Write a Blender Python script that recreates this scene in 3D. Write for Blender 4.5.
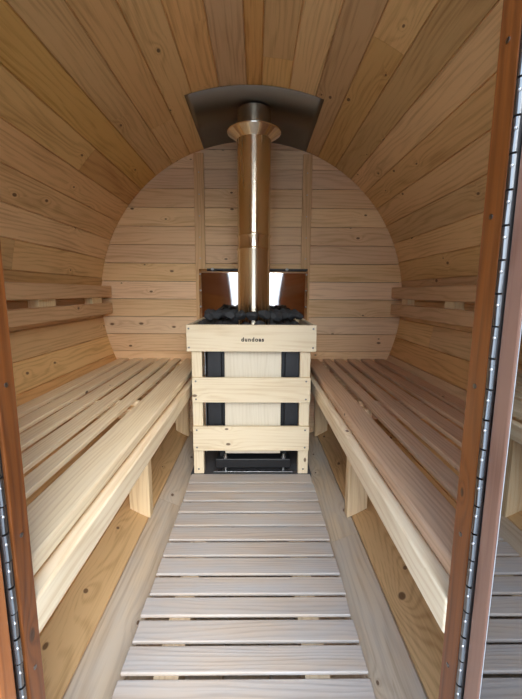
import bpy, bmesh, math, random
from mathutils import Vector, Matrix, Quaternion
random.seed(7)
PI = math.pi
sc = bpy.context.scene
for o in list(bpy.data.objects): bpy.data.objects.remove(o)
C = sc.collection

# ---------------------------------------------------------------- camera, world, sun, exposure
CAM_Z = 0.904
cd = bpy.data.cameras.new('camera'); cam = bpy.data.objects.new('camera', cd); C.objects.link(cam)
cd.sensor_fit = 'HORIZONTAL'; cd.sensor_width = 36.0; cd.lens = 369.5/522*36.0
cd.clip_start = 0.02; cd.clip_end = 200
yaw, pitch, roll = 0.0112, 0.1534, 0.0054
fwd = Vector((math.sin(yaw)*math.cos(pitch), math.cos(yaw)*math.cos(pitch), -math.sin(pitch)))
cam.location = (0.0306, 0.0, CAM_Z)
q = fwd.to_track_quat('-Z', 'Y')
cam.rotation_mode = 'QUATERNION'
cam.rotation_quaternion = q @ Quaternion((0, 0, 1), roll)
sc.camera = cam

w = bpy.data.worlds.new('overcast sky'); sc.world = w; w.use_nodes = True
nt = w.node_tree; nt.nodes.clear()
wo = nt.nodes.new('ShaderNodeOutputWorld'); bg = nt.nodes.new('ShaderNodeBackground')
tc = nt.nodes.new('ShaderNodeTexCoord'); sep = nt.nodes.new('ShaderNodeSeparateXYZ')
rmp = nt.nodes.new('ShaderNodeValToRGB'); mr = nt.nodes.new('ShaderNodeMapRange')
nt.links.new(tc.outputs['Generated'], sep.inputs[0]); nt.links.new(sep.outputs['Z'], mr.inputs['Value'])
mr.inputs['From Min'].default_value = -1; mr.inputs['From Max'].default_value = 1
nt.links.new(mr.outputs[0], rmp.inputs[0])
cr = rmp.color_ramp; cr.elements[0].position = 0.46; cr.elements[0].color = (.30, .31, .33, 1)
cr.elements[1].position = 0.52; cr.elements[1].color = (.80, .90, 1.0, 1)
e2 = cr.elements.new(1.0); e2.color = (.44, .66, 1.0, 1)
nt.links.new(rmp.outputs[0], bg.inputs['Color']); bg.inputs['Strength'].default_value = 3.0
nt.links.new(bg.outputs[0], wo.inputs[0])

sd = bpy.data.lights.new('veiled_sun', 'SUN'); so = bpy.data.objects.new('veiled_sun', sd); C.objects.link(so)
sd.energy = 4.0; sd.angle = math.radians(50); sd.color = (1.0, .95, .86)
so.rotation_mode = 'QUATERNION'
so.rotation_quaternion = Vector((-.22, 1.0, -.62)).to_track_quat('-Z', 'Y')
so.location = (2, -4, 4)

vs = sc.view_settings
vs.view_transform = 'Standard'; vs.look = 'None'; vs.gamma = 1.0; vs.use_curve_mapping = False
vs.exposure = 0.52
cy = sc.cycles
cy.use_denoising = True; cy.max_bounces = 24; cy.diffuse_bounces = 16; cy.glossy_bounces = 10
cy.transmission_bounces = 8; cy.transparent_max_bounces = 12; cy.sample_clamp_indirect = 6.0
cy.caustics_reflective = False; cy.caustics_refractive = False

# ---------------------------------------------------------------- dimensions (metres)
R = 0.95; ZC = 0.841                 # inner radius and axis height of the barrel
YF, YB = 0.500, 2.360                # inside faces of front and back walls
YS = 1.727                           # front face of the stove guard

# ---------------------------------------------------------------- material tools
class G:
    """tiny expression builder for shader nodes"""
    def __init__(s, name):
        s.m = bpy.data.materials.new(name); s.m.use_nodes = True
        s.t = s.m.node_tree; s.t.nodes.clear()
        s.out = s.t.nodes.new('ShaderNodeOutputMaterial')
        s.b = s.t.nodes.new('ShaderNodeBsdfPrincipled'); s.t.links.new(s.b.outputs[0], s.out.inputs[0])
    def put(s, sock, v):
        if isinstance(v, bpy.types.NodeSocket): s.t.links.new(v, sock)
        elif v is not None:
            if isinstance(v, (tuple, list)) and len(v) == 3 and sock.type == 'RGBA': v = (*v, 1)
            sock.default_value = v
    def math(s, op, a, b=None, c=None, clamp=False):
        n = s.t.nodes.new('ShaderNodeMath'); n.operation = op; n.use_clamp = clamp
        s.put(n.inputs[0], a); s.put(n.inputs[1], b)
        if c is not None: s.put(n.inputs[2], c)
        return n.outputs[0]
    def add(s, a, b): return s.math('ADD', a, b)
    def mul(s, a, b): return s.math('MULTIPLY', a, b)
    def sub(s, a, b): return s.math('SUBTRACT', a, b)
    def xyz(s, x, y, z=0.0):
        n = s.t.nodes.new('ShaderNodeCombineXYZ'); s.put(n.inputs[0], x); s.put(n.inputs[1], y); s.put(n.inputs[2], z)
        return n.outputs[0]
    def noise(s, v, scale=1.0, detail=2.0, rough=.5):
        n = s.t.nodes.new('ShaderNodeTexNoise'); s.put(n.inputs['Vector'], v)
        n.inputs['Scale'].default_value = scale; n.inputs['Detail'].default_value = detail; n.inputs['Roughness'].default_value = rough
        return n.outputs[0]
    def rng(s, v, a, b, c=0.0, d=1.0, smooth=False):
        n = s.t.nodes.new('ShaderNodeMapRange'); s.put(n.inputs['Value'], v)
        if smooth: n.interpolation_type = 'SMOOTHSTEP'
        for k, x in zip(('From Min', 'From Max', 'To Min', 'To Max'), (a, b, c, d)): s.put(n.inputs[k], x)
        return n.outputs[0]
    def mix(s, f, a, b, blend='MIX'):
        n = s.t.nodes.new('ShaderNodeMix'); n.data_type = 'RGBA'; n.blend_type = blend; n.clamp_factor = True
        s.put(n.inputs[0], f); s.put(n.inputs[6], a); s.put(n.inputs[7], b)
        return n.outputs[2]
    def bump(s, h, strength=.3, dist=.001):
        n = s.t.nodes.new('ShaderNodeBump'); s.put(n.inputs['Height'], h)
        n.inputs['Strength'].default_value = strength; n.inputs['Distance'].default_value = dist
        s.t.links.new(n.outputs[0], s.b.inputs['Normal'])

def wood(name, light, dark, knot=(.10, .045, .02), lines=42, contrast=.50, tone=.16, knots=.28, rough=.55,
         feature=(), weather=None, spec=.35, patches=0.0):
    """pine with year rings, fibres and knots that follow each board's own UVs (u along the grain, metres)"""
    g = G(name); t = g.t
    uv = t.nodes.new('ShaderNodeUVMap'); uv.uv_map = 'UVMap'
    sp = t.nodes.new('ShaderNodeSeparateXYZ'); t.links.new(uv.outputs[0], sp.inputs[0]); u, v = sp.outputs[0], sp.outputs[1]
    ge = t.nodes.new('ShaderNodeNewGeometry'); r = ge.outputs['Random Per Island']
    low = g.noise(g.xyz(g.mul(u, 1.3), g.mul(v, 9), 0), 1, 2)
    vo = t.nodes.new('ShaderNodeTexVoronoi'); vo.voronoi_dimensions = '2D'; vo.feature = 'F1'
    vo.inputs['Scale'].default_value = 1.0
    g.put(vo.inputs['Vector'], g.xyz(g.mul(u, 5.0), g.mul(v, 9.0)))
    d = vo.outputs['Distance']; cs = t.nodes.new('ShaderNodeSeparateColor'); t.links.new(vo.outputs['Color'], cs.inputs[0])
    has = g.math('LESS_THAN', cs.outputs[0], knots)
    size = g.rng(cs.outputs[1], 0, 1, .035, .085)
    swirl = g.mul(g.math('POWER', 2.718, g.mul(d, -7.0)), has)
    field = g.add(g.add(g.mul(v, lines), g.mul(low, 6.0)), g.mul(swirl, 2.6))
    kn = g.mul(g.rng(d, size, g.mul(size, .55), 0, 1, True), has)
    for (fu, fv, fr) in feature:
        du = g.mul(g.sub(u, fu), .42); dv = g.sub(v, fv)
        dd = g.math('SQRT', g.add(g.mul(du, du), g.mul(dv, dv)))
        field = g.add(field, g.mul(g.math('POWER', 2.718, g.mul(dd, -20.0)), fr*460))
        du2 = g.mul(g.sub(u, fu), .8)
        d2 = g.math('SQRT', g.add(g.mul(du2, du2), g.mul(dv, dv)))
        kn = g.math('MAXIMUM', kn, g.rng(d2, fr, fr*.6, 0, 1, True))
    s1 = g.math('SINE', g.mul(field, 2*PI))
    ring = g.math('POWER', g.rng(s1, -1, 1), 2.2)
    fib = g.noise(g.xyz(g.mul(u, 5), g.mul(v, 170), 3), 1, 3, .6)
    blot = g.noise(g.xyz(g.mul(u, 2.0), g.mul(v, 12), 9), 1, 3)
    f = g.add(g.mul(ring, contrast), g.add(g.mul(g.sub(fib, .5), 1.5), g.mul(g.sub(blot, .5), 1.6)))
    col = g.mix(f, light, dark)
    hs = t.nodes.new('ShaderNodeHueSaturation'); g.put(hs.inputs['Color'], col)
    g.put(hs.inputs['Value'], g.rng(r, 0, 1, 1-tone, 1+tone*.8))
    r2 = g.math('FRACT', g.mul(r, 17.3))
    g.put(hs.inputs['Saturation'], g.rng(r2, 0, 1, .88, 1.12)); g.put(hs.inputs['Hue'], g.rng(g.math('FRACT', g.mul(r, 41.7)), 0, 1, .493, .506))
    col = hs.outputs[0]
    if weather:
        wn = g.noise(g.xyz(g.mul(u, 3.5), g.mul(v, 14), 5), 1, 4, .6)
        col = g.mix(g.mul(g.rng(wn, .36, .66, .15, .95), g.rng(g.math('FRACT', g.mul(r, 7.7)), 0, 1, .45, 1.0)), col, weather)
    if patches:
        pn = g.noise(g.xyz(g.mul(u, 4.5), g.mul(v, 6), 15), 1, 4, .65)
        col = g.mix(g.rng(pn, .52, .68, 0, patches), col, dark)
    col = g.mix(g.mul(kn, .85), col, knot)
    g.put(g.b.inputs['Base Color'], col)
    g.b.inputs['Roughness'].default_value = rough; g.b.inputs['Specular IOR Level'].default_value = spec
    g.bump(g.add(g.mul(ring, .6), g.mul(fib, .8)), .35, .0008)
    return g.m

def metal(name, col, rough, metallic=1.0, brushed=0.0, vary=0.0):
    g = G(name); g.b.inputs['Metallic'].default_value = metallic
    tcn = g.t.nodes.new('ShaderNodeTexCoord')
    mp = g.t.nodes.new('ShaderNodeMapping'); g.t.links.new(tcn.outputs['Object'], mp.inputs[0]); mp.inputs['Scale'].default_value = (30, 30, 3)
    n = g.noise(mp.outputs[0], 1, 3)
    g.put(g.b.inputs['Base Color'], g.mix(g.rng(n, .35, .7, 0, 1), col, tuple(c*(1-vary) for c in col)))
    g.put(g.b.inputs['Roughness'], g.rng(n, .2, .8, rough*(1-(.3 if vary else 0)), rough*(1+(.3 if vary else 0))))
    if brushed: g.bump(n, brushed, .0005)
    return g.m

def matte(name, col, rough=.7, vary=.15, scale=20, spec=.3, bump=0.0):
    g = G(name); tcn = g.t.nodes.new('ShaderNodeTexCoord')
    n = g.noise(tcn.outputs['Object'], scale, 4, .6)
    g.put(g.b.inputs['Base Color'], g.mix(g.rng(n, .3, .7), tuple(c*(1-vary) for c in col), tuple(min(1, c*(1+vary)) for c in col)))
    g.b.inputs['Roughness'].default_value = rough; g.b.inputs['Specular IOR Level'].default_value = spec
    if bump: g.bump(n, bump, .004)
    return g.m

PINE_L, PINE_D = (.78, .53, .29), (.55, .315, .135)
M = {}
M['shell'] = wood('pine staves', (.74, .475, .205), (.46, .25, .085), tone=.17, knots=.30, contrast=.40)
M['shell_right'] = wood('pine staves with big knots', (.75, .49, .235), (.46, .255, .095), tone=.15, knots=.2, contrast=.42,
                        feature=((.971, -1.006, .0135), (1.055, -.958, .008)))
M['shell_left'] = wood('pine staves left side', (.75, .49, .235), (.46, .255, .095), tone=.15, knots=.2, contrast=.42,
                       feature=((.986, 3.976, .0085), (1.275, 3.963, .007)))
M['floor'] = wood('trodden pine staves', (.66, .53, .38), (.42, .30, .19), tone=.10, knots=.22, weather=(.50, .49, .47))
M['backwall'] = wood('pine end boards', (.86, .62, .37), (.60, .38, .19), tone=.12, contrast=.40, knots=.30)
M['batten'] = wood('pine batten', (.72, .48, .27), (.52, .31, .15), tone=.05, knots=.15)
M['bench_left'] = wood('lit bench slats', (.90, .74, .49), (.64, .44, .24), tone=.13, knots=.12, lines=75, weather=(.80, .68, .50))  # left slats coloured lighter to paint in the light falling on that side
M['bench_right'] = wood('shaded bench slats', (.64, .41, .25), (.38, .21, .115), tone=.14, knots=.10, lines=75, weather=(.54, .39, .29))  # right slats coloured darker and browner to paint in that side's shade
M['beam'] = wood('pale bench beam', (.92, .78, .56), (.72, .54, .33), tone=.05, knots=.10)
M['post'] = wood('pale planed post', (.86, .68, .44), (.66, .46, .25), tone=.04, knots=.10)
M['rail'] = wood('backrest rail', (.66, .43, .24), (.46, .27, .13), tone=.08, knots=.10)
M['cleat'] = wood('pale cleat', (.90, .76, .50), (.76, .58, .34), tone=.05, knots=.0)
M['duck'] = wood('weathered duckboard', (.55, .46, .38), (.35, .275, .22), tone=.18, knots=.10, lines=80, weather=(.41, .465, .53), contrast=.5, spec=.15, rough=.7)
M['guard'] = wood('fresh spruce boards', (.80, .70, .53), (.64, .51, .34), tone=.05, knots=.26, contrast=.4)
M['stain'] = wood('orange stained jamb', (.22, .070, .024), (.10, .028, .011), knot=(.03, .012, .006), tone=.08, knots=.25, rough=.35, spec=.5)
M['stain_red'] = wood('red brown stained door', (.28, .155, .115), (.17, .08, .058), knot=(.04, .015, .01), tone=.06, knots=.12, rough=.35, spec=.5)
M['stain_left'] = wood('bright orange stained door', (.42, .15, .060), (.24, .07, .025), knot=(.05, .02, .01), tone=.06, knots=.12, rough=.35, spec=.5)
M['outer'] = wood('brown outer boards', (.40, .20, .10), (.24, .11, .05), tone=.1, knots=.2)
M['steel'] = metal('polished stainless steel', (.84, .74, .58), .24, vary=.05)
M['bright_steel'] = metal('bright stainless steel', (.80, .74, .64), .09, vary=.05)
M['shield'] = metal('mirror bright steel sheet', (.90, .86, .82), .05, vary=.03)
M['plate'] = metal('dark ceiling sheet', (.20, .18, .155), .38, vary=0)
M['zinc'] = metal('zinc hardware', (.62, .64, .66), .35, vary=.2)
M['hinge'] = metal('dark steel hinge', (.26, .27, .28), .30, vary=.3)
M['black'] = matte('black heater enamel', (.012, .013, .016), .45, .3, 30, .4)
M['darkblue'] = matte('dark stove steel', (.009, .011, .016), .5, .3, 30, .5)
M['stone'] = matte('dark olivine stone', (.052, .056, .062), .85, .55, 25, .25, .6)
M['gasket'] = matte('black rubber seal', (.015, .015, .015), .6)
M['panelpale'] = wood('pale front panel', (.74, .69, .58), (.60, .54, .43), tone=.0, knots=.10, contrast=.25, lines=60)
M['cement'] = matte('dark hearth sheet', (.07, .072, .08), .6)
for nm_ in ('steel',):
    b_ = M[nm_].node_tree; tg = b_.nodes.new('ShaderNodeTangent'); tg.direction_type = 'RADIAL'; tg.axis = 'Z'
    pb = [n for n in b_.nodes if n.type == 'BSDF_PRINCIPLED'][0]; pb.inputs['Anisotropic'].default_value = 1.0; pb.inputs['Anisotropic Rotation'].default_value = .25
    b_.links.new(tg.outputs[0], pb.inputs['Tangent'])
M['ground'] = matte('pale gravel', (.42, .42, .41), .9, .3, 60)
M['gap'] = matte('dark joint', (.10, .055, .03), .9)
M['white'] = matte('white glazing seal', (.75, .76, .78), .5)
M['ink'] = matte('burnt lettering', (.012, .010, .010), .7)

g = G('tinted door glass'); t = g.t
gl = t.nodes.new('ShaderNodeBsdfGlossy'); gl.inputs['Roughness'].default_value = .015; gl.inputs['Color'].default_value = (.80, .84, .92, 1)
tr = t.nodes.new('ShaderNodeBsdfTransparent'); tr.inputs['Color'].default_value = (.10, .085, .075, 1)
fr = t.nodes.new('ShaderNodeFresnel'); fr.inputs['IOR'].default_value = 1.6
mx = t.nodes.new('ShaderNodeMixShader')
t.links.new(g.rng(fr.outputs[0], 0, 1, .34, 1.0), mx.inputs[0]); t.links.new(tr.outputs[0], mx.inputs[1]); t.links.new(gl.outputs[0], mx.inputs[2])
t.links.new(mx.outputs[0], g.out.inputs[0]); M['glass'] = g.m

# ---------------------------------------------------------------- mesh tools
def newbm():
    bm = bmesh.new(); bm.loops.layers.uv.new('UVMap'); return bm

def merge(dst, src):
    me = bpy.data.meshes.new('tmp'); src.to_mesh(me); src.free(); dst.from_mesh(me); bpy.data.meshes.remove(me)

def uvbox(bm, grain, off=None):
    """u along the grain axis, v across, metres, with a random shift per board"""
    if off is None: off = (random.uniform(0, 90), random.uniform(0, 90))
    uv = bm.loops.layers.uv.verify(); bm.normal_update()
    for f in bm.faces:
        n = [abs(c) for c in f.normal]; k = n.index(max(n))
        if k == grain: a, b = [i for i in range(3) if i != grain]; sc_ = .15
        else: a = grain; b = [i for i in range(3) if i != grain and i != k][0]; sc_ = 1
        for l in f.loops: l[uv].uv = (l.vert.co[a]*sc_+off[0], l.vert.co[b]+off[1]+.013*k)

def box(bm, x0, x1, y0, y1, z0, z1, grain=0, bev=.002, off=None, seg=2):
    b = newbm()
    vs_ = [b.verts.new((x, y, z)) for x in (x0, x1) for y in (y0, y1) for z in (z0, z1)]
    for f in ((0, 1, 3, 2), (4, 6, 7, 5), (0, 4, 5, 1), (2, 3, 7, 6), (0, 2, 6, 4), (1, 5, 7, 3)): b.faces.new([vs_[i] for i in f])
    bmesh.ops.recalc_face_normals(b, faces=b.faces)
    if bev: bmesh.ops.bevel(b, geom=list(b.edges), offset=bev, segments=seg, profile=.5, affect='EDGES')
    uvbox(b, grain, off); merge(bm, b)

def prism(bm, pts, axis, a0, a1, grain, bev=0, off=None):
    """extrude a polygon given in the two other axes along axis"""
    b = newbm(); others = [i for i in range(3) if i != axis]
    def mk(p, a):
        c = [0, 0, 0]; c[others[0]], c[others[1]] = p; c[axis] = a; return b.verts.new(c)
    A = [mk(p, a0) for p in pts]; B = [mk(p, a1) for p in pts]; n = len(pts)
    b.faces.new(A); b.faces.new(B[::-1])
    for i in range(n): b.faces.new((A[i], B[i], B[(i+1) % n], A[(i+1) % n]))
    bmesh.ops.recalc_face_normals(b, faces=b.faces)
    if bev: bmesh.ops.bevel(b, geom=list(b.edges), offset=bev, segments=1, affect='EDGES')
    uvbox(b, grain, off); merge(bm, b)

def lathe(bm, prof, cx=0, cyy=0, n=64, closed=False):
    rings = []
    for r, z in prof: rings.append([bm.verts.new((cx+r*math.cos(2*PI*k/n), cyy+r*math.sin(2*PI*k/n), z)) for k in range(n)])
    pairs = list(zip(rings, rings[1:]))
    if closed: pairs.append((rings[-1], rings[0]))
    for a, b in pairs:
        for k in range(n): bm.faces.new((a[k], a[(k+1) % n], b[(k+1) % n], b[k]))
    return rings

def cyl(bm, p0, p1, r, n=16, cap=True):
    p0, p1 = Vector(p0), Vector(p1); d = (p1-p0); q = d.to_track_quat('Z', 'Y')
    A = [bm.verts.new(p0+q @ Vector((r*math.cos(2*PI*k/n), r*math.sin(2*PI*k/n), 0))) for k in range(n)]
    B = [bm.verts.new(p1+q @ Vector((r*math.cos(2*PI*k/n), r*math.sin(2*PI*k/n), 0))) for k in range(n)]
    for k in range(n): bm.faces.new((A[k], A[(k+1) % n], B[(k+1) % n], B[k]))
    if cap: bm.faces.new(A[::-1]); bm.faces.new(B)

def obj(name, bm, mat, parent=None, smooth=False, loc=None):
    bmesh.ops.recalc_face_normals(bm, faces=bm.faces) if smooth == 'fix' else None
    me = bpy.data.meshes.new(name)
    if loc:
        bmesh.ops.translate(bm, verts=bm.verts, vec=-Vector(loc))
    bm.to_mesh(me); bm.free(); me.materials.append(mat)
    if smooth: me.polygons.foreach_set('use_smooth', [True]*len(me.polygons))
    o = bpy.data.objects.new(name, me); C.objects.link(o)
    if loc: o.location = loc
    if parent: put_under(o, parent)
    return o

def put_under(o, parent):
    # children are built in world coordinates: keep them there
    bpy.context.view_layer.update()
    o.parent = parent; o.matrix_parent_inverse = parent.matrix_world.inverted()

def tag(o, label, cat, group=None):
    o['label'] = label; o['category'] = cat
    if group: o['group'] = group
    return o
def thing(name, label, cat, loc, group=None):
    o = bpy.data.objects.new(name, None); C.objects.link(o); o.location = loc; o.empty_display_size = .1
    return tag(o, label, cat, group)
def structure(name, bm, mat, parent=None, smooth=False):
    o = obj(name, bm, mat, parent, smooth)
    if parent is None: o['kind'] = 'structure'
    return o

# ---------------------------------------------------------------- barrel shell
left_b = [91+7.30*k for k in range(22)]            # 91 .. 244.3 degrees
right_b = [87.1-7.17*k for k in range(22)]         # 87.1 .. -63.5
bottom_b = [244.3+7.457*k for k in range(8)]       # .. 296.5
Y0S, Y1S = 0.40, 2.46
def stave(bm, a0, a1, y0, y1, off=None, R1=None):
    """one slightly cupped board of the barrel between two angles, with eased inner edges"""
    b = newbm(); g_ = .0018/R*180/PI; T = .038
    a0, a1 = sorted((a0, a1)); w_ = a1-a0; N = 4
    prof = [(a0, R+T), (a0, R+.006)]
    for k in range(N+1):
        a = a0+g_*2.0+(w_-4.0*g_)*k/N; prof.append((a, R))
    prof += [(a1, R+.006), (a1, R+T)]
    def P(a, r, y): return (r*math.cos(math.radians(a)), y, ZC+r*math.sin(math.radians(a)))
    A = [b.verts.new(P(a, r, y0)) for a, r in prof]; B = [b.verts.new(P(a, r, y1)) for a, r in prof]
    n = len(prof); off = off or (random.uniform(0, 90), random.uniform(0, 90))
    uv = b.loops.layers.uv.verify(); fs = [b.faces.new(A), b.faces.new(B[::-1])]
    for i in range(n):
        j = (i+1) % n; f = b.faces.new((A[i], B[i], B[j], A[j]))
        for l, (idx, yy) in zip(f.loops, ((i, y0), (i, y1), (j, y1), (j, y0))):
            l[uv].uv = (yy+off[0], math.radians(prof[idx][0])*R+off[1])
    bmesh.ops.recalc_face_normals(b, faces=b.faces); merge(bm, b)
def shell(name, bounds, mat, splits={}, fixed=()):
    bm = newbm()
    for i, (a, b) in enumerate(zip(bounds, bounds[1:])):
        ys = [Y0S]+splits.get(i, [])+[Y1S]
        for k in range(len(ys)-1):
            stave(bm, a, b, ys[k]+(.0006 if k else 0), ys[k+1]-(.0006 if k < len(ys)-2 else 0), (0, 0) if i in fixed else None)
    structure(name, bm, mat)
# ceiling between 35 and 150 degrees, walls down to the seam beside the duckboard, floor below
nl = [a for a in left_b if a <= 150]; nr = [a for a in right_b if a >= 36]
shell('ceiling', sorted(nl+nr), M['shell'], {6: [1.56], 11: [1.9], 14: [1.72], 3: [1.3]})
shell('wall_left', [a for a in left_b if a >= nl[-1]-.01], M['shell_left'], {2: [1.5], 8: [1.75], 5: [1.2]}, fixed=(len([a for a in left_b if a >= nl[-1]-.01])-2,))
rb = [a for a in right_b if a <= nr[-1]+.01]
shell('wall_right', rb[:-1] if False else rb, M['shell_right'], {1: [1.35], 6: [1.9]}, fixed=(len(rb)-2,))
shell('floor', bottom_b, M['floor'], {0: [1.55], 6: [1.30]})

# ---------------------------------------------------------------- end walls of horizontal boards
def board_wall(bm, y0, y1, xcut=None, gap=.0016, zcut=(-9, 9), pitch=.1105, z_ref=.0185, rr=R+.0):
    seams = []; z = z_ref
    while z > -rr: z -= pitch
    while z < rr+pitch: seams.append(z); z += pitch
    for a, b in zip(seams, seams[1:]):
        a_, b_ = max(a+gap, -rr+.001), min(b-gap, rr-.001)
        if b_-a_ < .01: continue
        off = (random.uniform(0, 90), random.uniform(0, 90))
        zs = [a_+(b_-a_)*k/6 for k in range(7)]
        hw = [math.sqrt(max(rr*rr-z*z, 0)) for z in zs]
        segs = [(None, None)]
        if xcut and b_+ZC > zcut[0] and a_+ZC < zcut[1]: segs = [(None, xcut[0]), (xcut[1], None)]
        for lo, hi in segs:
            pts = []
            for z, h in zip(zs, hw): pts.append((hi if hi is not None else h, z+ZC))
            for z, h in list(zip(zs, hw))[::-1]: pts.append((lo if lo is not None else -h, z+ZC))
            if lo is not None and min(hw) <= lo+.01: continue
            if hi is not None and min(hw) <= -hi+.01: continue
            prism(bm, pts, 1, y0, y1, 0, 0, off)
bm = newbm(); board_wall(bm, YB, YB+.035); wb = structure('wall_back', bm, M['backwall'])
bm = newbm()
ring = [((R+.0)*math.cos(2*PI*k/96), ZC+(R+.0)*math.sin(2*PI*k/96)) for k in range(96)]
prism(bm, ring, 1, YB+.036, YB+.05, 0); structure('joint_backing', bm, M['gap'], wb)
DTOP = 1.64
bm = newbm(); board_wall(bm, YF-.030, YF, (-.325, .3485), 0, (.02, DTOP), z_ref=.72-ZC+.0); structure('wall_front', bm, M['outer'])

# two vertical battens on the back wall behind the flue
def batten(n, x0, x1):
    bm = newbm(); h = math.sqrt(R*R-max(abs(x0), abs(x1))**2)
    box(bm, x0, x1, YB-.018, YB, .25, ZC+h-.004, 2, .003)
    o = structure('trim_%d' % n, bm, M['batten'])
    for k in range(7):
        b = newbm(); cyl(b, ((x0+x1)/2, YB-.0195, .86+.125*k if .86+.125*k < ZC+h-.03 else ZC+h-.03), ((x0+x1)/2, YB-.0178, .86+.125*k if .86+.125*k < ZC+h-.03 else ZC+h-.03), .0035, 10)
        obj('screw', b, M['zinc'], o)
batten(1, -.351, -.290); batten(2, .302, .358)

# ---------------------------------------------------------------- doorway: jambs, header, sill
def lean(o, deg, x):   # the right side of the frame stands a touch out of plumb
    o.matrix_world = Matrix.Translation((x, 0, .67)) @ Matrix.Rotation(math.radians(deg), 4, 'Y') @ Matrix.Translation((-x, 0, -.67)) @ o.matrix_world
LEAN = 0
bm = newbm(); box(bm, .326, .348, .463, YF+.003, -.10, DTOP, 2, .002, off=(3, 1.2)); jr = structure('trim_3', bm, M['stain']); lean(jr, LEAN, .319)
bm = newbm(); box(bm, -.3245, -.3045, .468, YF+.003, -.10, DTOP, 2, .002); jl = structure('trim_4', bm, M['stain'])
bm = newbm(); box(bm, -.35, .35, .465, YF+.003, DTOP-.002, DTOP+.03, 0, .002); structure('trim_5', bm, M['stain'])
bm = newbm(); box(bm, -.304, .3255, .465, YF+.003, -.085, -.012, 0, .002); structure('trim_6', bm, M['outer'])
for s, j in ((1, jr), (-1, jl)):
    for z in (.12, .34, .56, .78, 1.0, 1.2, 1.4):
        b = newbm(); x = .326 if s > 0 else -.3045
        cyl(b, (x+s*.0005, .484, z), (x-s*.0010, .484, z), .0034, 12)
        sc_ = obj('screw', b, M['hinge'])
        if s > 0: lean(sc_, LEAN, .319); bpy.context.view_layer.update()
        put_under(sc_, j)

# ---------------------------------------------------------------- the two open door leaves with glass
def door_leaf(n, s, x_in, mat, lean_deg):
    """hinged at the jamb and swung outwards, so it runs from the doorway towards the viewer"""
    x0, x1 = (x_in, x_in+.038) if s > 0 else (-x_in-.038, -x_in)
    za, zb = -.075, DTOP-.01; ya, yb = .14, .447
    bm = newbm(); box(bm, x0, x1, yb-.031, yb, za, zb, 2, .003); root = structure('door_%d' % n, bm, mat)
    kids = []
    bm = newbm(); box(bm, x0, x1, ya, ya+.05, za, zb, 2, .003); kids.append(obj('stile', bm, mat))
    for a, b in ((za, za+.09), (zb-.07, zb)):
        bm = newbm(); box(bm, x0, x1, ya+.05, yb-.031, a, b, 1, .003); kids.append(obj('door_rail', bm, mat))
    xm = x0+.0045 if s > 0 else x1-.0045
    bm = newbm(); box(bm, xm-.003, xm+.003, ya+.05, yb-.033, za+.09, zb-.07, 2, 0); kids.append(obj('glass_pane', bm, M['glass']))
    bm = newbm(); box(bm, xm-.0030, xm+.0030, yb-.0325, yb-.031, za+.09, zb-.07, 2, .0008); kids.append(obj('glazing_seal', bm, M['white']))
    # continuous hinge: a plate on the stile, knuckles and a rubber seal
    xh = s*(x_in-.002)
    bm = newbm(); z = za+.02; k = 0
    while z < zb-.05:
        L = .040; r = .0050 if k % 2 else .0042
        cyl(bm, (xh+(.0007 if k % 2 else -.0007), .4535, z), (xh, .4535, z+L-.0025), r, 14); z += L; k += 1
    kids.append(obj('hinge_knuckles', bm, M['hinge']))
    bm = newbm(); box(bm, min(xh, xh+s*.012), max(xh, xh+s*.010), .4480, .4495, za+.01, zb-.03, 2, 0)
    kids.append(obj('hinge_plate', bm, M['hinge']))
    bm = newbm(); z = za+.045
    while z < zb-.05:
        bmesh.ops.create_uvsphere(bm, u_segments=10, v_segments=6, radius=.0022, matrix=Matrix.Translation((xh-s*.003, .4505, z))); z += .04
    kids.append(obj('rivets', bm, M['zinc'])); kids[-1]['kind'] = 'stuff'
    bm = newbm(); box(bm, min(xh-s*.001, xh+s*.006), max(xh-s*.001, xh+s*.006), .4590, .4620, za+.01, zb-.02, 2, .001)
    kids.append(obj('rubber_seal', bm, M['gasket']))
    if lean_deg:
        for o in [root]+kids: lean(o, lean_deg, .319)
    bpy.context.view_layer.update()
    for o in kids: put_under(o, root)
door_leaf(1, 1, .329, M['stain_red'], LEAN)
door_leaf(2, -1, .3075, M['stain_left'], 0)

bm = newbm(); box(bm, -14, 14, -16, 9, -.26, -.16, 0, 0); structure('ground', bm, M['ground'])

# ---------------------------------------------------------------- duckboard
t = thing('duckboard', 'weathered grey wooden duckboard of cross slats down the middle of the floor', 'duckboard', (0, 1.2, -.045))
ys = [.503, .586, .668, .753, .836, .914, .990, 1.070, 1.157, 1.239, 1.325, 1.414, 1.499, 1.574, 1.656, 1.751]
for a, b in zip(ys, ys[1:]):
    bm = newbm(); dx = random.uniform(-.003, .003); dz = random.uniform(-.0015, .001)
    box(bm, -.294+dx, .304+dx, a+.0068, b-.0068, -.0105+dz, 0+dz, 0, .0028, seg=3); obj('slat', bm, M['duck'], t)
def shell_z(x, r=R): return ZC-math.sqrt(r*r-x*x)
for x0, x1 in ((-.215, -.155), (.150, .210)):
    bm = newbm(); zlow = shell_z(min(abs(x0), abs(x1)))
    prism(bm, [(x0, -.0125), (x1, -.0125), (x1, shell_z(x1)+.001), ((x0+x1)/2, shell_z((x0+x1)/2)+.001), (x0, shell_z(x0)+.001)], 1, .505, 1.737, 1); obj('runner', bm, M['post'], t)

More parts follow.
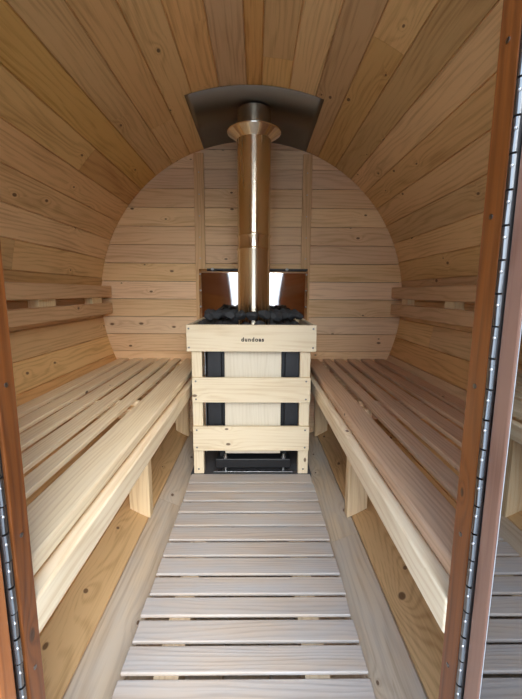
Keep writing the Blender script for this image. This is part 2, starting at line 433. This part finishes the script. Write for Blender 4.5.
# ---------------------------------------------------------------- benches
slat_x = [(.337, .429), (.457, .504), (.531, .589), (.617, .677), (.706, .766), (.794, .856)]
BT = .4815
def bench(s, label, mat, beam_mat, shift):
    t = thing('bench', label, 'bench', (s*.6, 1.5, .02))
    for i, (a, b) in enumerate(slat_x):
        if i == 0: a += shift
        bm = newbm(); x0, x1 = sorted((s*a, s*b))
        box(bm, x0, x1, YF+.008, YB-.004, BT-.0155 if i else BT-.032, BT, 1, .003 if i else .007, seg=3)
        obj('slat', bm, mat, t)
    f = .318+shift
    bm = newbm(); x0, x1 = sorted((s*f, s*(f+.034))); box(bm, x0, x1, YF+.001, YB-.004, .374, .436, 1, .005, seg=3); obj('beam', bm, beam_mat, t)
    for y in (1.40, 2.27):
        bm = newbm(); x0, x1 = .405, .487; yy = y+.045
        pts = [(s*x0, .449), (s*x1, .449), (s*x1, shell_z(x1)+.001), (s*(x0+x1)/2, shell_z((x0+x1)/2)+.001), (s*x0, shell_z(x0)+.001)]
        prism(bm, pts, 1, y, yy, 2, .0015); obj('post', bm, M['post'], t)
    for y in (YF+.03, 1.445, 2.315):   # z up to the slats   # bearers under the slats
        bm = newbm(); x0, x1 = sorted((s*(f+.034), s*.80)); 
        xx1 = math.sqrt(R*R-(ZC-.40)**2)-.004
        pts = [(s*(f+.036), .449), (s*.445, .449), (s*.446, BT-.016), (s*.857, BT-.016), (s*.857, .445), (s*xx1-s*.004, .395), (s*(f+.036), .395)]
        prism(bm, pts, 1, y+.001, y+.022, 0, .0015); obj('bearer', bm, mat, t)
bench(-1, 'slatted bench along the left wall, coloured lighter as the lit side', M['bench_left'], M['beam'], -.012)
bench(1, 'slatted bench along the right wall beside the door hinge, coloured darker as the shaded side', M['bench_right'], M['beam'], 0.006)

# ---------------------------------------------------------------- backrests
def backrest(s, label, cleats):
    t = thing('backrest', label, 'backrest', (s*.9, 1.5, .85))
    for z0, z1 in ((.869, .938), (.769, .836)):
        bm = newbm(); x0, x1 = sorted((s*.880, s*.902)); box(bm, x0, x1, YF+.008, YB-.004, z0, z1, 1, .006, seg=3); obj('rail', bm, M['rail'], t)
    for y0, y1 in cleats:
        bm = newbm()
        za, zb = .775, .932
        def wx(z): return math.sqrt(R*R-(z-ZC)**2)-.001
        pts = [(s*.9025, za), (s*wx(za), za), (s*wx(.81), .81), (s*wx(ZC), ZC), (s*wx(.89), .89), (s*wx(zb), zb), (s*.9025, zb)]
        prism(bm, pts, 1, y0, y1, 2, .001); obj('cleat', bm, M['cleat'], t)
backrest(-1, 'two-rail wooden backrest on the left wall above the left bench', ((.72, .78), (1.60, 1.735), (2.12, 2.25)))
backrest(1, 'two-rail wooden backrest on the right wall above the right bench', ((.72, .78), (1.635, 1.72), (2.16, 2.24)))

# ---------------------------------------------------------------- hearth board
t = thing('hearth_board', 'grey board under the stove and its guard', 'board', (0, 2.03, -.05))
bm = newbm(); box(bm, -.300, .308, 1.7475, 2.335, -.020, -.0005, 0, .001); obj('panel', bm, M['cement'], t)
for x0, x1 in ((-.215, -.155), (.150, .210)):
    bm = newbm()
    prism(bm, [(x0, -.0205), (x1, -.0205), (x1, shell_z(x1)+.001), ((x0+x1)/2, shell_z((x0+x1)/2)+.001), (x0, shell_z(x0)+.001)], 1, 1.74, 2.33, 1); obj('runner', bm, M['post'], t)

# ---------------------------------------------------------------- stove
CX = .013; SX = .215; SF = 1.800; SBK = 2.27
t = thing('sauna_stove', 'black wood-burning sauna stove with a pale front panel, standing inside the wooden guard', 'stove', (CX, 2.05, 0))
bm = newbm(); box(bm, CX-SX, CX+SX, SF, SBK, .115, .700, 2, .006); obj('body', bm, M['black'], t)
bm = newbm()
for x0, x1, y0, y1 in ((CX-SX-.012, CX+SX+.012, SF-.012, SF), (CX-SX-.012, CX+SX+.012, SBK, SBK+.012), (CX-SX-.012, CX-SX, SF, SBK), (CX+SX, CX+SX+.012, SF, SBK)):
    box(bm, x0, x1, y0, y1, .62, .7065, 0, .001)
obj('stone_rim', bm, M['black'], t)
bm = newbm(); box(bm, CX-.140, CX+.137, SF-.030, SF-.012, .130, .640, 2, .003); pf = obj('front_panel', bm, M['panelpale'], t); pf['label'] = 'pale upright panel on the stove front'
bm = newbm(); box(bm, CX-.140, CX+.137, SF-.034, SF-.011, .100, .1295, 0, .002); pf = obj('panel_foot', bm, M['panelpale'], t)
for s in (-1, 1):
    bm = newbm(); x = CX+s*.19; box(bm, x-.035, x+.035, SF-.028, SF-.006, .13, .66, 2, .004); obj('corner_panel', bm, M['darkblue'], t)
    bm = newbm(); x = CX+s*.236; box(bm, x-.001, x+.001, SF-.02, SBK, .10, .70, 2, 0); obj('side_sheet', bm, M['zinc'], t)
bm = newbm(); box(bm, CX-.19, CX+.19, SF-.035, SBK-.02, .022, .070, 0, .004); obj('base', bm, M['black'], t)
bm = newbm()
box(bm, CX-.17, CX-.15, SF, SBK-.04, .070, .116, 1, 0); obj('leg_frame', bm, M['black'], t)
bm = newbm(); box(bm, CX+.15, CX+.17, SF, SBK-.04, .070, .116, 1, 0); obj('leg_frame', bm, M['black'], t)
for x in (CX-.14, CX+.155):
    for y in (SF-.020, SBK-.06):
        bm = newbm(); cyl(bm, (x, y, 0), (x, y, .006), .018, 16); cyl(bm, (x, y, .006), (x, y, .070), .006, 12)
        obj('foot', bm, M['zinc'], t)
        bm = newbm(); cyl(bm, (x, y, .070), (x, y, .092), .0065, 12); cyl(bm, (x, y, .070), (x, y, .077), .013, 6)
        obj('foot_bolt', bm, M['zinc'], t)
bm = newbm(); box(bm, CX-.20, CX+.20, 1.752, 1.765, 0, .009, 0, .001); obj('threshold_strip', bm, M['hinge'], t)

# flue
PX, PY, PR = .013, 1.950, .0828
t = thing('flue_pipe', 'shiny stainless steel flue pipe rising from the stove to the ceiling', 'pipe', (PX, PY, .70))
ztop = ZC+R-.006
bm = newbm(); prof = [(PR, .7005)]
for zs in (ZC+.282, ZC+.3475):
    prof += [(PR, zs-.010), (PR+.0040, zs-.006), (PR+.0045, zs), (PR+.0005, zs+.003), (PR, zs+.006)]
prof += [(PR, ZC+.817)]
lathe(bm, prof, PX, PY); obj('pipe', bm, M['steel'], t, True)
bm = newbm(); r2 = PR-.0008
lathe(bm, [(r2, ZC+.817), (r2, ZC+.93), (r2-.004, ZC+.934)], PX, PY); obj('pipe_collar_tube', bm, M['steel'], t, True)
bm = newbm()
lathe(bm, [(PR+.0005, ZC+.797), (PR+.004, ZC+.801), (PR+.047, ZC+.829), (PR+.051, ZC+.833), (PR+.050, ZC+.837), (PR+.038, ZC+.840), (r2+.001, ZC+.847)], PX, PY)
fl = obj('flange', bm, M['bright_steel'], t, True)

# curved steel sheet on the ceiling around the pipe
bm = newbm(); N = 24; rows = []
for rr in (R-.0015, R-.0035):
    rows.append([[bm.verts.new((rr*math.cos(a), y, ZC+rr*math.sin(a))) for y in (1.752, 2.352)] for a in [math.radians(70.3+(107.7-70.3)*k/N) for k in range(N+1)]])
for k in range(N):
    bm.faces.new((rows[1][k][0], rows[1][k][1], rows[1][k+1][1], rows[1][k+1][0]))
    bm.faces.new((rows[0][k][0], rows[0][k+1][0], rows[0][k+1][1], rows[0][k][1]))
    for e in (0, 1): bm.faces.new((rows[0][k][e], rows[0][k+1][e], rows[1][k+1][e], rows[1][k][e]))
for k in (0, N): bm.faces.new((rows[0][k][0], rows[0][k][1], rows[1][k][1], rows[1][k][0]))
bmesh.ops.recalc_face_normals(bm, faces=bm.faces)
tag(obj('ceiling_heat_plate', bm, M['plate'], smooth=True), 'dark curved steel sheet on the ceiling around the flue', 'metal plate')

# mirror-bright heat shield on the back wall behind the pipe
t = thing('heat_shield', 'mirror-bright steel sheet screwed to the back wall behind the flue', 'heat shield', (0, YB-.02, .9))
bm = newbm(); NX, NZ = 40, 20; x0, x1, z0, z1 = -.330, .345, .50, ZC+.203; gr = []
for j in range(NZ+1):
    row = []
    for i in range(NX+1):
        x = x0+(x1-x0)*i/NX; z = z0+(z1-z0)*j/NZ
        k = .085*max(0, min(1, (z1-z)/.20))+.01                      # the sheet bellies out a few millimetres
        row.append(bm.verts.new((x, YB-.0255+k*(x-.0075)**2/2, z)))
    gr.append(row)
for j in range(NZ):
    for i in range(NX): bm.faces.new((gr[j][i], gr[j][i+1], gr[j+1][i+1], gr[j+1][i]))
sh = obj('sheet', bm, M['shield'], t, True)
md = sh.modifiers.new('thickness', 'SOLIDIFY'); md.thickness = .0012; md.offset = 0
bm = newbm(); box(bm, x0+.05, x1-.002, YB-.030, YB-.0265, z1-.006, z1+.004, 0, .0005); obj('top_strip', bm, M['black'], t)
for x in (x0+.008, x1-.008):
    for z in (z1-.03, z1-.13, z1-.23):
        b = newbm(); bmesh.ops.create_uvsphere(b, u_segments=12, v_segments=8, radius=.006, matrix=Matrix.Translation((x, YB-.0258, z)) @ Matrix.Diagonal((1, .6, 1, 1))); obj('screw', b, M['zinc'], t, True)
for x in (-.245, .215):
    b = newbm(); bmesh.ops.create_uvsphere(b, u_segments=12, v_segments=8, radius=.008, matrix=Matrix.Translation((x, YB-.031, z1)) @ Matrix.Diagonal((1.3, .5, 1, 1))); obj('clip', b, M['zinc'], t, True)

# ---------------------------------------------------------------- wooden guard round the stove
t = thing('stove_guard', 'pale wooden slatted guard around the stove, lettered on its top board', 'stove guard', (0, 2.03, 0))
GX = .286; GC = .003
posts = [(s, y) for s in (-1, 1) for y in (YS+.0205, 2.27)]
for s, y in posts:
    bm = newbm(); xa, xb = sorted((GC+s*GX, GC+s*(GX-.050))); box(bm, xa, xb, y, y+.045, 0, .745, 2, .003); obj('post', bm, M['guard'], t)
bm = newbm(); box(bm, GC-.305, GC+.309, YS, YS+.020, .626, .753, 0, .003, off=(5.2, 7.7)); obj('front_board', bm, M['guard'], t)
bm = newbm(); box(bm, GC-.284, GC+.287, YS, YS+.020, .376, .499, 0, .003); obj('front_board', bm, M['guard'], t)
bm = newbm(); box(bm, GC-.284, GC+.286, YS, YS+.020, .130, .254, 0, .003); obj('front_board', bm, M['guard'], t)
for s in (-1, 1):
    xa, xb = sorted((GC+s*(GX+.0005), GC+s*(GX+.019)))
    bm = newbm(); box(bm, xa, xb, YS+.0205, 2.325, .640, .752, 1, .003); obj('side_board', bm, M['guard'], t)
bm = newbm(); box(bm, GC-GX+.052, GC+GX-.052, 2.27, 2.29, .640, .745, 0, .003); obj('back_board', bm, M['guard'], t)
for (xa, za) in ((.293, .735), (.293, .645), (.265, .482), (.265, .393), (.265, .237), (.265, .148), (.262, .025)):
    for s in (-1, 1):
        b = newbm(); yy = YS if za > .1 else YS+.0205
        cyl(b, (GC+s*xa, yy-.0008, za), (GC+s*xa, yy+.001, za), .0045, 12); obj('screw', b, M['hinge'], t)
# lettering burnt into the top board
cu = bpy.data.curves.new('lettering', 'FONT'); cu.body = 'dundoas'; cu.size = .036; cu.align_x = 'CENTER'; cu.extrude = .0004; cu.offset = .0014
cu.space_character = 1.22
to = bpy.data.objects.new('tmp_text', cu); C.objects.link(to); bpy.context.view_layer.update()
me = bpy.data.meshes.new_from_object(to.evaluated_get(bpy.context.evaluated_depsgraph_get())); bpy.data.objects.remove(to)
lo = bpy.data.objects.new('lettering', me); C.objects.link(lo); me.materials.clear(); me.materials.append(M['ink'])
xs = [v.co.x for v in me.vertices]; k = .107/(max(xs)-min(xs))
lo.matrix_world = Matrix.Translation((.010, YS-.0006, .6755)) @ Matrix.Rotation(PI/2, 4, 'X') @ Matrix.Diagonal((k, k*1.0, 1, 1))
bpy.context.view_layer.update(); put_under(lo, t); lo['label'] = 'small black lettering'

# ---------------------------------------------------------------- stones heaped on the stove
rs = random.Random(11); protos = []
for k in range(6):
    bm = bmesh.new(); bmesh.ops.create_icosphere(bm, subdivisions=3, radius=1)
    cuts = [(Vector((rs.gauss(0, 1), rs.gauss(0, 1), rs.gauss(0, 1))).normalized(), rs.uniform(.55, .85)) for _ in range(11)]
    for v in bm.verts:
        for n, dd in cuts:
            e = v.co.dot(n)-dd
            if e > 0: v.co -= n*e*.92
        v.co *= 1+rs.uniform(-.015, .015)
    me = bpy.data.meshes.new('sauna_stone'); bm.to_mesh(me); bm.free(); me.materials.append(M['stone']); protos.append(me)
first = {}
def stone(x, y, z, r):
    o = bpy.data.objects.new('sauna_stone', rs.choice(protos)); C.objects.link(o)
    o.location = (x, y, z); o.scale = (r*rs.uniform(.9, 1.2), r*rs.uniform(.85, 1.1), r*rs.uniform(.72, .92))
    o.rotation_euler = (rs.uniform(-.4, .4), rs.uniform(-.4, .4), rs.uniform(0, 6.3))
    tag(o, 'rough dark grey stone in the heap on the stove around the flue', 'stone', 'sauna stones heaped on the stove')
def heap(z, r, xm, y0, y1, step, keep):
    y = y0; row = 0
    while y <= y1:
        x = CX-xm+(step*.5 if row % 2 else 0)
        while x <= CX+xm:
            px, py = x+rs.uniform(-.006, .006), y+rs.uniform(-.006, .006)
            if math.hypot(px-PX, py-PY) > PR+r*1.02 and keep(px, py): stone(px, py, z+rs.uniform(-.004, .005), r)
            x += step
        y += step*.92; row += 1
heap(.738, .030, .245, SF+.012, SBK-.01, .070, lambda x, y: abs(x-CX) < .262)
for k in range(5): stone(CX-.004-.112+.056*k, 1.812+rs.uniform(-.004, .004), .790+rs.uniform(-.003, .006), .033)
heap(.787, .029, .225, SF+.018, SBK-.05, .064, lambda x, y: abs(x-CX) < .24 and not (y < 1.862 and abs(x-CX) < .17))
